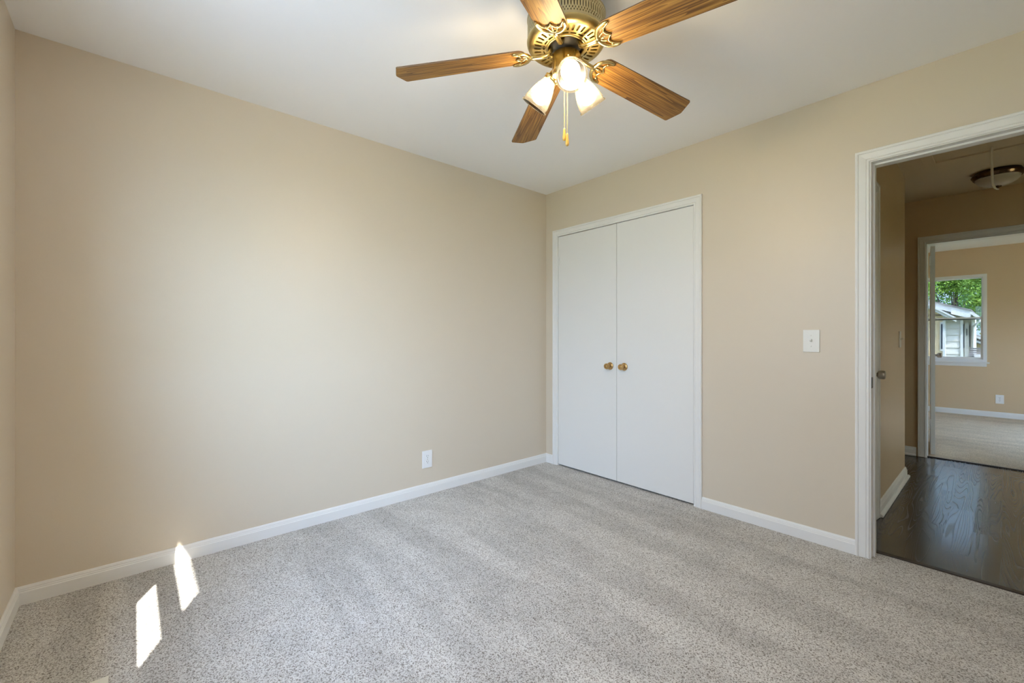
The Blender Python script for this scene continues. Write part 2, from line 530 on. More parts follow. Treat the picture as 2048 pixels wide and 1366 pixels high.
# ---------------------------------------------------------------- the shell
W, LA, H, T = 3.34, 3.217, 2.44, 0.12
HX = 2.235            # face of the hall's near side wall
HY1, HY2 = 1.88, 2.80  # its outside corner, and the far hall wall
FY0, FY1 = 2.92, 6.375  # the far bedroom
XE = 4.7
DZ = 2.039            # head of the bedroom doorway
m = MB(); m.box((-T, -LA - T, -0.15), (W + T, 0.105, 0.0))
struct(m.build('floor', CARPET), 'speckled light grey bedroom carpet with vacuum tracks', 'floor')
m = MB(); m.box((0.5, 0.105, -0.15), (XE, FY0 - 0.07, -0.004))
struct(m.build('floor_hall', DARKFLOOR), 'dark stained oak plank floor of the hall', 'floor')
m = MB(); m.box((0.6, FY0 - 0.07, -0.15), (XE, FY1 + .1, 0.0))
struct(m.build('floor_bedroom', CARPET2), 'beige grey carpet of the room across the hall', 'floor')
m = MB(); m.box((-T, -LA - T, H), (W + T, T * .5, H + 0.2))
struct(m.build('ceiling', CEIL), 'flat pale bedroom ceiling', 'ceiling')
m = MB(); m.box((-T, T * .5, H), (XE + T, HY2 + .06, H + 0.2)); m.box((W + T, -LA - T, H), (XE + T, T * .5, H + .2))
struct(m.build('ceiling_hall', CEIL_WARM_LIT), 'dim hall ceiling, warm bounce light in its colour', 'ceiling')
m = MB(); m.box((-T, HY2 + .06, H), (XE + T, FY1 + 0.15, H + 0.2))
struct(m.build('ceiling_bedroom', CEIL), 'white ceiling of the far room', 'ceiling')

wall('wall_left', 'y', -LA - T, 0.8, -T, 0.0, -0.15, H, [], WALL, 'long beige wall with the outlet')
wall('wall_back', 'x', 0.0, XE, 0.0, T, -0.15, H, [(.132, 1.404, -0.2, 2.048), (2.297, 3.103, -0.2, DZ + .014)], WALL, 'beige wall with the closet and the doorway')
wall('wall_front', 'x', 0.0, W, -LA - T, -LA, -0.15, H, [(1.030, 1.811, 0.80, 2.10), (1.814, 2.466, 1.30, 2.10)], WALL, 'beige wall at the left edge')
wall('wall_right', 'y', -LA - T, T, W, W + T, -0.15, H, [], WALL, 'beige wall out of view on the right')
wall('wall_hall_side', 'y', T, HY1, HX - T, HX, -0.15, H, [(.17, .632, -.2, 2.025)], WALL_WARM_LIT, 'glossy beige hall wall with the switch')
wall('wall_hall_return', 'x', 0.5, HX - T, HY1 - T, HY1, -0.15, H, [], WALL_WARM_LIT, 'hall wall round the corner')
wall('wall_hall_far', 'x', 0.5, XE, HY2, FY0, -0.15, H, [(2.270, 3.078, -0.2, 2.035)], WALL_WARM_LIT, 'dim beige hall wall with the far doorway')
wall('wall_hall_end', 'y', HY1 - T, FY0, 0.5 - T, 0.5, -0.15, H, [], WALL_WARM_LIT, 'end wall of the hall')
wall('wall_bedroom_left', 'y', FY0, FY1 + .15, 0.6 - T, 0.6, -0.15, H, [], WALL_WARM_LIT, 'left wall of the far room')
wall('wall_bedroom_back', 'x', 0.6 - T, XE + T, FY1, FY1 + 0.15, -0.15, H, [(1.70, 2.60, 0.775, 2.035)], WALL_WARM_LIT, 'beige wall of the far room with the window')
wall('wall_outer', 'y', 0.0, FY1 + .15, XE, XE + T, -0.15, H, [(3.7, 5.0, .85, 1.65), (.95, 1.75, .95, 1.40)], WALL_WARM_LIT, 'outer wall beyond the hall')
# closet and linen cupboard backs
m = MB(); m.box((0.0, .70, 0), (1.6, .80, H)); m.box((1.5, T, 0), (1.6, .70, H)); m.box((1.6, T + .02, 0), (1.7, .80, H)); m.box((1.7, .70, 0), (HX - T, .80, H))
struct(m.build('wall_closet', WALL), 'inner walls of the closet', 'wall')
m = MB(); m.box((0.0, 0.105, -0.15), (1.5, 0.7, -0.002))
struct(m.build('floor_closet', CARPET), 'closet floor', 'floor')

# baseboards
baseboard('baseboard_left', [(0, -LA, 1, 1), (0, 0, 1, -1)], 'white baseboard along the long left wall')
baseboard('baseboard_back', [(0, 0, 1, -1), (0.0925, 0, 0, -1)], 'short white baseboard left of the closet')
baseboard('baseboard_back.001', [(1.443, 0, 0, -1), (2.2525, 0, 0, -1)], 'white baseboard between closet and doorway')
baseboard('baseboard_front', [(W, -LA, -1, 1), (0, -LA, 1, 1)], 'white baseboard at the left edge')
SHOE = [(.014, 0), (.030, 0), (.030, .008), (.027, .014), (.021, .018), (.014, .019)]
HB = [(d, z * 1.08) for d, z in BASE_PROF]
baseboard('baseboard_hall', [(HX, .702, 1, 0), (HX, HY1, 1, 1), (HX - .4, HY1, 0, 1)], 'white hall baseboard with shoe moulding', HB, SHOE)
baseboard('baseboard_hall.001', [(0.5, HY2, 0, -1), (2.215, HY2, 0, -1)], 'dim hall baseboard beside the far doorway', HB, SHOE)
baseboard('baseboard_bedroom', [(.6, FY1, 0, -1), (XE, FY1, 0, -1)], 'white baseboard of the far room')

# bedroom doorway: jamb, stop, casings
casing('trim_1', 2.309, 3.091, DZ, 0.0, -1, 'white casing round the bedroom doorway')
casing('trim_2', 2.309, 3.091, DZ, T, 1, 'hall side casing of the bedroom doorway')
m = MB()
J0, J1, JZ = 2.315, 3.085, DZ - .004
for x0, x1 in ((J0 - .018, J0), (J1, J1 + .018)):
    m.box((x0, -.001, -.02), (x1, T + .001, JZ))
m.box((J0 - .018, -.001, JZ), (J1 + .018, T + .001, JZ + .018))
m.box((J0, .038, -.02), (J0 + .010, .073, JZ), .002); m.box((J1 - .010, .038, -.02), (J1, .073, JZ), .002)
m.box((J0 + .010, .038, JZ - .010), (J1 - .010, .073, JZ), .002)
jamb = struct(m.build('trim_3', TRIM), 'white jamb of the bedroom doorway', 'door trim')
m = MB(); m.M = Matrix.Translation((J0 + .0006, .019, .902))
m.box((-.0006, -.016, -.028), (.0012, .014, .028), .0005); m.box((.0012, -.007, -.011), (.0016, .007, .011)); m.sphere((.0012, -.001, .020), .003, 8); m.sphere((.0012, -.001, -.020), .003, 8)
m.build('strike_plate', WORN, jamb)['label'] = 'nickel strike plate'
m = MB(); m.box((J0, .098, -.008), (J1, .128, .006), .003)
struct(m.build('trim_4', THRESH), 'dark wood threshold strip between carpet and hall', 'threshold')
m = MB(); m.box((2.288, FY0 - .085, -.008), (3.06, FY0 - .06, .005), .003)
struct(m.build('trim_5', THRESH), 'dark threshold strip of the far doorway', 'threshold')

# ---------------------------------------------------------------- closet
casing('trim_6', .150, 1.386, 2.0305, 0.0, -1, 'white casing round the closet')
m = MB()
for a, b in ((.132, .150), (1.386, 1.404)):
    m.box((a, .0, -.02), (b, T, 2.030))
m.box((.132, .0, 2.030), (1.404, T, 2.048)); m.box((.150, .034, 1.99), (1.386, .07, 2.030))
struct(m.build('trim_7', TRIM), 'white closet jamb', 'door trim')

def knob_rose(y0=0.0):
    m = MB()
    m.lathe([(.0005, .0085), (.012, .0085), (.014, .0075), (.024, .0055), (.0285, .0035), (.030, 0.0)], 32)
    return m
def closet_door(name, x0, x1, hinge_x, knob_x, label, ragged):
    m = MB()
    m.box((x0, -.002, .013), (x1, .030, 2.0255), .0012)
    d = struct(m.build(name, DOORP), label, 'closet door')
    k = knob_rose().build('knob_rose', BRASS_KNOB, d, (knob_x, -.002, .909), (PI / 2, 0, 0))
    m = MB()
    m.lathe([(.0115, .006), (.010, .010), (.0095, .024), (.0125, .029), (.0195, .033), (.0225, .038), (.0228, .050), (.0215, .0545), (.0185, .0560), (.0165, .0545), (.012, .0550), (.0055, .0560), (.005, .0580), (.0005, .0585)], 32)
    kb = m.build('knob', BRASS_KNOB, d, (knob_x, -.002, .909), (PI / 2, 0, 0)); kb['label'] = 'brass knob with a dimpled face'
    for z in (1.813, .318):
        m = MB()
        m.lathe([(.0005, -.046), (.0036, -.045), (.0042, -.043), (.0042, .043), (.0036, .045), (.0005, .046)], 12)
        for s in (-.018, .0, .018):
            m.lathe([(.0043, s - .0006), (.0046, s), (.0043, s + .0006)], 12)
        sg = 1 if hinge_x < .7 else -1
        m.box((-.004, .0015, -.038), (.018 * sg, .0035, .038))
        hg = m.build('hinge', DOORP, d, (hinge_x, -.0062, z))
    return d
closet_door('door_1', .1535, .7655, .1515, .7065, 'left white flush closet door, hinges on its left edge', 1)
closet_door('door_2', .7690, 1.3825, 1.3845, .8365, 'right white flush closet door, hinges on its right edge', 0)

# ---------------------------------------------------------------- hall cupboard door, far door
casing('trim_8', .170, .632, 2.027, HX, 1, 'casing of the narrow hall cupboard', axis='y', prof=[(u * 1.2, d) for u, d in CASE_PROF])
m = MB(); m.box((HX - .040, .174, .01), (HX - .006, .628, 2.022), .001)
d3 = struct(m.build('door_3', DOORP), 'narrow hall cupboard door with a nickel knob', 'door')
def round_knob(parent, loc, rot, mat=STEEL):
    m = MB()
    m.lathe([(.0005, .008), (.020, .008), (.028, .005), (.031, .0)], 28)
    m.build('knob_rose', mat, parent, loc, rot)
    m = MB()
    m.lathe([(.012, .006), (.0115, .020), (.016, .024), (.024, .027), (.0265, .033), (.0265, .052), (.0245, .058), (.019, .061), (.0005, .062)], 28)
    return m.build('knob', mat, parent, loc, rot)
round_knob(d3, (HX - .006, .603, .906), (0, PI / 2, 0))

casing('trim_9', 2.282, 3.066, 2.031, HY2, -1, 'dim casing of the far doorway')
m = MB()
m.box((2.270, HY2 - .001, -.02), (2.288, FY0 + .001, 2.035)); m.box((3.06, HY2 - .001, -.02), (3.078, FY0 + .001, 2.035)); m.box((2.270, HY2 - .001, 2.017), (3.078, FY0 + .001, 2.035))
struct(m.build('trim_10', TRIM), 'jamb of the far doorway', 'door trim')
m = MB(); m.box((0, 0, .012), (.032, .74, 2.013), .001)
d4 = struct(m.build('door_4', DOORP, None, (2.303, FY0 + .008, 0), (0, 0, math.radians(5.0))), 'white far room door standing open, seen on its edge', 'door')
round_knob(d4, (.032, .66, .945), (0, PI / 2, 0))
for z in (1.875, .30):
    m = MB(); m.box((-.010, -.0022, -.046), (.030, .0004, .046), .0008)
    m.lathe([(.0005, -.047), (.005, -.047), (.005, .047), (.0005, .047)], 10)
    m.build('hinge', TRIM, d4, (0, 0, z))

# ---------------------------------------------------------------- windows
def sash_frame(m, x0, x1, z0, z1, y0, y1, w, wb=None):
    wb = wb or w
    m.box((x0, y0, z0), (x0 + w, y1, z1), .002); m.box((x1 - w, y0, z0), (x1, y1, z1), .002)
    m.box((x0 + w, y0, z1 - w), (x1 - w, y1, z1), .002); m.box((x0 + w, y0, z0), (x1 - w, y1, z0 + wb), .002)
# far room window (double hung)
def far_window(name, x0, x1, label, pane):
    root = struct(empty(name, ((x0 + x1) / 2, FY1, .775)), label, 'window')
    ox, oz = -(x0 + x1) / 2, -.775
    def P(m): m.M = Matrix.Translation((ox, -FY1, oz)); return m
    m = P(MB()); sash_frame(m, x0 - .016, x1 + .016, .775, 2.051, FY1 - .012, FY1 + .11, .040)
    m.build('window_frame', VINYL, root)
    m = P(MB()); sash_frame(m, x0 + .024, x1 - .024, 1.395, 2.011, FY1 + .045, FY1 + .075, .016, .034)
    s = m.build('upper_sash', VINYL, root)
    m = P(MB()); m.box((x0 + .036, FY1 + .058, 1.42), (x1 - .036, FY1 + .061, 2.0)); m.build('pane', pane, s)
    m = P(MB()); sash_frame(m, x0 + .024, x1 - .024, .815, 1.431, FY1 + .010, FY1 + .040, .022, .030)
    s = m.build('lower_sash', VINYL, root)
    m = P(MB()); m.box((x0 + .04, FY1 + .022, .84), (x1 - .04, FY1 + .025, 1.41)); m.build('pane', pane, s)
    m = P(MB()); m.box((x0 - .040, FY1 - .042, .757), (x1 + .042, FY1 + .02, .777), .005); m.box((x0 - .014, FY1 - .014, .712), (x1 + .014, FY1, .757), .003)
    m.build('window_sill', TRIM, root)
    return root
far_window('window_1', 1.70, 2.60, 'double hung white window of the far room', PANE_DIM)
root = struct(empty('added_window_3', (XE, 4.5, .80)), 'side window added out of view to light the far room', 'window')  # unseen window added to brighten the far room
m = MB(); m.M = Matrix.Translation((-XE, -4.5, -.80))
for p, q in (((XE, 3.7, .85), (XE + .1, 3.75, 1.65)), ((XE, 4.95, .85), (XE + .1, 5.0, 1.65)), ((XE, 3.75, .85), (XE + .1, 4.95, .90)), ((XE, 3.75, 1.60), (XE + .1, 4.95, 1.65)), ((XE + .03, 3.75, 1.25), (XE + .07, 4.95, 1.28))):
    m.box(p, q)
m.build('window_frame', VINYL, root)
m = MB(); m.M = Matrix.Translation((-XE, -4.5, -.80)); m.box((XE + .048, 3.75, .90), (XE + .052, 4.95, 1.60)); m.build('pane', PANE_CLEAR, root)
root = struct(empty('added_window_5', (XE, 1.35, .95)), 'small window added out of view to light the hall', 'window')  # unseen window added to light the hall side wall
m = MB(); m.M = Matrix.Translation((-XE, -1.35, -.95))
for p, q in (((XE + .02, .95, .95), (XE + .08, .99, 1.40)), ((XE + .02, 1.71, .95), (XE + .08, 1.75, 1.40)), ((XE + .02, .99, .95), (XE + .08, 1.71, .99)), ((XE + .02, .99, 1.36), (XE + .08, 1.71, 1.40))):
    m.box(p, q)
m.build('window_frame', VINYL, root)
m = MB(); m.M = Matrix.Translation((-XE, -1.35, -.95)); m.box((XE + .048, .99, .99), (XE + .052, 1.71, 1.36)); m.build('pane', PANE_WARM, root)
# bedroom windows in the wall beside the camera, each a low hopper light under a tall fixed light; second one added for daylight
GY = -LA - .023
WINS = ((1.076, 1.765), (1.86, 2.42))
for wi, (a, b) in enumerate(WINS):
    xm = (a + b) / 2
    root = struct(empty('window_2' if wi == 0 else 'added_window_4', (xm, -LA, .80)), ('bedroom window out of view, beside the camera', 'bedroom window added out of view for more daylight')[wi], 'window')
    def P2(m): m.M = Matrix.Translation((-xm, LA, -.80)); return m
    m = P2(MB())
    zb = (.80, 1.30)[wi]
    m.box((a - .046, GY - .012, zb), (a, GY + .012, 2.10)); m.box((b, GY - .012, zb), (b + .046, GY + .012, 2.10))
    m.box((a, GY - .012, 2.06), (b, GY + .012, 2.10)); m.box((a, GY - .012, zb), (b, GY + .012, zb + .064))
    if wi == 0: m.box((a, GY - .012, 1.056), (b, GY + .012, 1.174))
    m.build('window_frame', TRIM, root)
    m = P2(MB()); m.box((a, GY - .002, zb + .05), (b, GY + .002, 2.07)); m.build('pane', PANE_CLEAR, root)
    wc = casing('window_casing', a - .002, b + .002, 2.065, -LA, 1, '', zb, root)
    wc.location = (-xm, LA, -.80)
# portals let the sky through the windows be sampled
for (x, y, z, sx, sz, ry) in ((1.42, -LA - T - .01, 1.45, .78, 1.30, 1), (2.14, -LA - T - .01, 1.70, .66, .80, 1), (2.15, FY1 + .16, 1.4, .9, 1.26, -1)):
    l = bpy.data.lights.new('sky_portal', 'AREA'); l.shape = 'RECTANGLE'; l.size = sx; l.size_y = sz
    l.cycles.is_portal = True
    lo = bpy.data.objects.new('sky_portal', l); lo.location = (x, y, z)
    lo.rotation_euler = Vector((0, ry, 0)).to_track_quat('-Z', 'Z').to_euler()
    COL.objects.link(lo)
l = bpy.data.lights.new('sky_portal', 'AREA'); l.shape = 'RECTANGLE'; l.size = 1.3; l.size_y = .80; l.cycles.is_portal = True
lo = bpy.data.objects.new('sky_portal', l); lo.location = (XE + T + .01, 4.35, 1.25); lo.rotation_euler = Vector((-1, 0, 0)).to_track_quat('-Z', 'Z').to_euler(); COL.objects.link(lo)
l = bpy.data.lights.new('sky_portal', 'AREA'); l.shape = 'RECTANGLE'; l.size = .80; l.size_y = .45; l.cycles.is_portal = True
lo = bpy.data.objects.new('sky_portal', l); lo.location = (XE + T + .01, 1.35, 1.175); lo.rotation_euler = Vector((-1, 0, 0)).to_track_quat('-Z', 'Z').to_euler(); COL.objects.link(lo)
# eave over the bedroom windows
m = MB(); m.box((-.8, -LA - .485, 2.385), (W + .9, -LA - T, 2.60)); m.box((-.8, -LA - .5046, 2.37), (W + .9, -LA - .485, 2.63))
struct(m.build('roof', HOUSEWHITE), 'eave of the house out of view', 'roof')

# ---------------------------------------------------------------- outlets, switches, register
def plate(w, h, t=.006):
    m = MB(); m.box((-w / 2, -h / 2, 0), (w / 2, h / 2, t), .0022); return m
def duplex(loc, rot, label, w=.080, h=.124):
    root = tag(empty('wall_outlet', loc, rot), label, 'outlet', 'wall outlets')
    plate(w, h).build('cover_plate', PLASTIC, root)
    for s in (1, -1):
        m = MB(); cz = s * .0195
        pts = []
        for k in range(24):
            a = 2 * PI * k / 24
            pts.append((.0172 * math.cos(a), cz + max(-.0125, min(.0125, .0172 * math.sin(a)))))
        m.prism(pts, .0055, .0078)
        rc = m.build('receptacle', PLASTIC, root)
        m = MB()
        m.box((-.0076, cz + .0005, .0079), (-.0054, cz + .0090, .0081)); m.box((.0052, cz + .0012, .0079), (.0074, cz + .0082, .0081))
        m.M = Matrix.Translation((0, cz - .0065, .0079)); m.prism([(.0026 * math.cos(k * PI / 6), .0026 * math.sin(k * PI / 6)) for k in range(12)], 0, .0002)
        m.build('slots', DARK, rc)
    m = MB(); m.M = Matrix.Translation((0, 0, .006)); m.lathe([(.0032, -.001), (.0030, .0008), (.0005, .0012)], 12)
    m.build('screw', STEEL, root)
    return root
duplex((0, -1.238, .2525), (PI / 2, 0, PI / 2), 'white duplex outlet low on the long beige bedroom wall')
duplex((2.737, FY1, .258), (PI / 2, 0, 0), 'small white outlet low in the far room under the right of the window')
def toggle(loc, rot, label, w=.078, h=.124, up=1):
    root = tag(empty('light_switch', loc, rot), label, 'light switch', 'toggle light switches')
    plate(w, h).build('cover_plate', PLASTIC_OLD, root)
    m = MB(); m.box((-.0055, -.0125, .006), (.0055, .0125, .0068)); c = m.build('toggle_collar', PLASTIC_OLD, root)
    m = MB(); m.M = Matrix.Translation((0, 0, .005)) @ Matrix.Rotation(-.50 * up, 4, 'X'); m.box((-.0043, -.0055, 0), (.0043, .0055, .017), .0012)
    m.build('toggle_lever', PLASTIC_OLD, root)
    for s in (1, -1):
        m = MB(); m.M = Matrix.Translation((0, s * .030, .006)); m.lathe([(.0032, -.001), (.0030, .0006), (.0005, .0010)], 12)
        m.build('screw', PLASTIC_OLD, root)
    return root
toggle((2.056, 0, 1.116), (PI / 2, 0, 0), 'white toggle switch on the wall between closet and doorway')
toggle((HX, 1.605, 1.12), (PI / 2, 0, PI / 2), 'dim toggle switch on the hall side wall, seen at a slant')

root = tag(empty('floor_register', (0.946, -3.032, 0)), 'cream floor register at the bottom edge, set into the carpet', 'floor vent')
m = MB()
m.box((-.16, .105, 0), (.16, .128, .007), .002); m.box((-.16, -.128, 0), (.16, -.105, .007), .002); m.box((-.16, -.105, 0), (-.135, .105, .007), .002); m.box((.135, -.105, 0), (.16, .105, .007), .002)
m.M = Matrix.Identity(4)
m.build('register_frame', METAL_VENT, root)
m = MB()
for k in range(17):
    x = -.128 + k * .016
    m.M = Matrix.Translation((x, 0, .003)) @ Matrix.Rotation(.6, 4, 'Y'); m.box((-.006, -.105, -.0008), (.006, .105, .0008))
m.build('louvres', METAL_VENT, root)
m = MB(); m.box((-.135, -.105, .0003), (.135, .105, .0006)); m.build('duct', DARK, root)

# ---------------------------------------------------------------- ceiling fan
FX, FY_, TH0 = 1.6652, -1.6089, 3.9017
FZ = H
fan = tag(empty('ceiling_fan', (FX, FY_, FZ)), 'brass ceiling fan with five oak blades and three lit glass shades', 'ceiling fan')
def FM(): m = MB(); m.M = Matrix.Translation((0, 0, -FZ)); return m
m = FM(); m.lathe([(.0005, 2.44), (.075, 2.44), (.078, 2.43), (.078, 2.40), (.066, 2.388), (.060, 2.340), (.0005, 2.340)], 48)
m.build('canopy', BRASS, fan)
# polar sheet with holes: map (u angle, v) through fn
def holed(m, fn, u0, u1, v0, v1, cu, cv, a, b, depth_fn=None, n=12, sq=2.0):
    rect, hole, inner = [], [], []
    for k in range(n):
        t = 2 * PI * (k + .5) / n
        c, s = math.cos(t), math.sin(t)
        hu = cu + a * math.copysign(abs(c) ** (2 / sq), c); hv = cv + b * math.copysign(abs(s) ** (2 / sq), s)
        hole.append((hu, hv))
        e = max(abs(c), abs(s))
        ru = cu + (c / e) * ((u1 - cu) if c > 0 else (cu - u0)); rv = cv + (s / e) * ((v1 - cv) if s > 0 else (cv - v0))
        rect.append((ru, rv))
    # corners snapped
    corners = [(u1, v1), (u0, v1), (u0, v0), (u1, v0)]
    for q, (ku, kv) in zip((1, 4, 7, 10), corners):
        pass
    R = [m.v(fn(*p, 0)) for p in rect]; Hh = [m.v(fn(*p, 0)) for p in hole]; I = [m.v(fn(*p, 1)) for p in hole]
    for k in range(n):
        j = (k + 1) % n
        m.f([R[k], R[j], Hh[j], Hh[k]]); m.f([Hh[k], Hh[j], I[j], I[k]])
        # fill the corner triangle between two rim points lying on different sides
        (ua, va), (ub, vb) = rect[k], rect[j]
        if abs(ua - ub) > 1e-9 and abs(va - vb) > 1e-9:
            cc = [c for c in corners if (abs(c[0] - ua) < 1e-9 or abs(c[0] - ub) < 1e-9) and (abs(c[1] - va) < 1e-9 or abs(c[1] - vb) < 1e-9)]
            if cc:
                m.f([R[k], m.v(fn(*cc[0], 0)), R[j]])
RB = .146
def band_fn(u, v, d):
    r = RB - d * .003
    return (r * math.cos(u), r * math.sin(u), v)
m = FM()
NB = 84; pu = 2 * PI / NB; zb0, zb1 = 2.2600, 2.338
hz = zb1 - zb0
def bz(t): return zb0 + t * hz
for k in range(NB):
    u = k * pu
    ua, ub, uc = u, u + pu * .5, u + pu
    holed(m, band_fn, ua, ub, bz(.28), bz(.72), (ua + ub) / 2, bz(.5), pu * .17, hz * .17, n=12)
    holed(m, band_fn, ua, ub, bz(.08), bz(.28), (ua + ub) / 2, bz(.165), pu * .15, hz * .045, n=8)
    holed(m, band_fn, ua, ub, bz(.72), bz(.92), (ua + ub) / 2, bz(.835), pu * .15, hz * .045, n=8)
    holed(m, band_fn, ub, uc, bz(.15), bz(.40), (ub + uc) / 2, bz(.27), pu * .15, hz * .05, n=8)
    holed(m, band_fn, ub, uc, bz(.60), bz(.85), (ub + uc) / 2, bz(.73), pu * .15, hz * .05, n=8)
    for a, b, t0, t1 in ((ua, ub, 0, .08), (ua, ub, .92, 1), (ub, uc, 0, .15), (ub, uc, .40, .60), (ub, uc, .85, 1)):
        m.quad(band_fn(a, bz(t0), 0), band_fn(b, bz(t0), 0), band_fn(b, bz(t1), 0), band_fn(a, bz(t1), 0))
m.lathe([(RB, zb1), (RB + .002, zb1 + .002), (RB, zb1 + .004), (.060, zb1 + .006)], 84)
m.build('vent_band', BRASS_DULL, fan, normals=False)
m = FM(); m.lathe([(.0005, 2.336), (.1415, 2.336), (.1415, 2.262), (.1415, 2.258)], 64)
m.mi = 1; m.lathe([(.128, 2.2425), (.070, 2.2385)], 64)
m.build('motor', [MOTOR, BRASS_DARK], fan)
# lower housing: rolled rim, then the slotted underside
def dz_(r): return 2.2315 + (r - .066) / (.128 - .066) * .0055
m = FM()
m.lathe([(RB, 2.2610), (.1480, 2.2595), (.1488, 2.2570), (.1478, 2.2525), (.1455, 2.2465), (.1415, 2.2415), (.1350, 2.2385), (.1275, dz_(.1275))], 72)
def disc_fn(u, v, d):
    return (v * math.cos(u), v * math.sin(u), dz_(v) + d * .003)
NS = 36; pu = 2 * PI / NS
for k in range(NS):
    holed(m, disc_fn, k * pu, (k + 1) * pu, .0905, .1275, (k + .5) * pu, .1085, pu * .24, .0135, n=16, sq=4)
for k in range(NS // 2):
    holed(m, disc_fn, k * 2 * pu, (k * 2 + 1) * pu + pu, .0760, .0905, (k * 2 + 1) * pu, .0845, pu * .78, .0032, n=16, sq=4)
m.lathe([(.0760, dz_(.076)), (.0745, dz_(.074) - .0025), (.0700, dz_(.07) - .0030), (.0665, dz_(.066)), (.0655, 2.250)], 72)
m.build('motor_housing', BRASS, fan, normals=False)
m = FM(); m.lathe([(.0640, 2.256), (.0630, 2.240), (.056, 2.236), (.050, 2.225), (.0005, 2.2095)], 40)
m.build('rotor', MOTOR, fan)
m = FM(); m.lathe([(.0005, 2.2045), (.0515, 2.2045), (.0525, 2.2035), (.0525, 2.148), (.0540, 2.146), (.0540, 2.128), (.0500, 2.122), (.030, 2.117), (.012, 2.115), (.010, 2.108), (.0005, 2.106)], 48)
m.build('switch_housing', BRASS_BRIGHT, fan)

# blades and blade irons, local x = outwards along the blade, pitched about x
ZB = 2.2218
PIT, DROOP = -0.209, 0.0838
def blade_outline():
    r0, r1, w0, w1 = .150, .643, .0580, .0680
    pts = []
    for k in range(13):                      # rounded root
        t = PI / 2 + PI * k / 12
        pts.append((r0 + .036 + .036 * math.cos(t), w0 * math.sin(t) * (1 if abs(math.sin(t)) < .999 else 1)))
    # corners with a small radius and a blunt pointed tip
    tip = [(r1 - .004, -w1), (r1 + .002, -w1 + .004), (r1 + .0205, -.009), (r1 + .0225, 0), (r1 + .0205, .009), (r1 + .002, w1 - .004), (r1 - .004, w1)]
    return pts + tip
for k in range(5):
    ang = TH0 - k * 2 * PI / 5
    m = MB()
    ol = blade_outline()
    m.prism(ol, -.003, .003)
    for fc in m.bm.faces:
        if abs(fc.normal.z) < .5: pass
    bl = m.build('fan_blade', [OAK, OAK_EDGE], fan, (0, 0, ZB - FZ), None, .0012)
    bl.rotation_mode = 'XYZ'
    bl.rotation_euler = (Matrix.Rotation(ang, 4, 'Z') @ Matrix.Rotation(DROOP, 4, 'Y') @ Matrix.Rotation(PIT, 4, 'X')).to_euler()
    bl.data.update()
    for poly in bl.data.polygons:
        if abs(poly.normal.z) < .5: poly.material_index = 1
    # iron: crescent with scalloped inner edge and webs, lying under the blade root
    m = MB()
    zi = -.0068
    def arc(pts, rad, flat=.75): m.tube(pts, rad, 10, True, flat)
    horn = []
    for i in range(25):
        t = -1 + 2 * i / 24
        a = t * 1.95
        horn.append((.1795 - .0400 * math.cos(a) + .008 * t * t, .0500 * math.sin(a * .88) / math.sin(1.95 * .88) * (1.0 + .06 * (1 - t * t)), zi))
    hr = [.0042 + .0040 * (1 - abs(-1 + 2 * i / 24)) ** .5 for i in range(25)]
    m.tube(horn, hr, 10, True, .8)
    sc = []
    for i in range(29):
        t = -1 + 2 * i / 28
        y = .0495 * t
        x = .1905 - .019 * abs(math.sin(PI * min(1, abs(t) * 1.05))) ** .8 + .014 * abs(t) ** 3
        sc.append((x, y, zi - .0005))
    m.tube(sc, .0036, 8, True, .9)
    for s in (1, -1):
        m.tube([(.143, .003 * s, zi), (.152, .012 * s, zi), (.164, .0175 * s, zi), (.1735, .0195 * s, zi)], .0026, 8, True, .9)
    m.tube([(.140, 0, zi), (.162, 0, zi - .001), (.1895, 0, zi)], [.0042, .0028, .0026], 8, True, .8)
    # screws
    for (x, y) in ((.180, .036), (.180, -.036), (.161, 0)):
        m.sphere((x, y, zi - .002), .0045, 10, .6)
    ir = m.build('blade_iron', BRASS_BRIGHT, bl)
    ir['label'] = 'scrolled brass blade bracket'
    # arm from hub to crescent (unpitched)
    m = MB(); m.M = Matrix.Rotation(ang, 4, 'Z') @ Matrix.Translation((0, 0, -FZ))
    m.tube([(.056, 0, 2.243), (.0575, 0, 2.229), (.063, 0, 2.2155), (.077, 0, 2.2075), (.100, 0, 2.2045), (.125, 0, 2.2030), (.145, 0, 2.2025)], [.0110, .0110, .0108, .0104, .0098, .0092, .0088], 12, True, .75)
    m.build('blade_arm', BRASS_BRIGHT, fan)

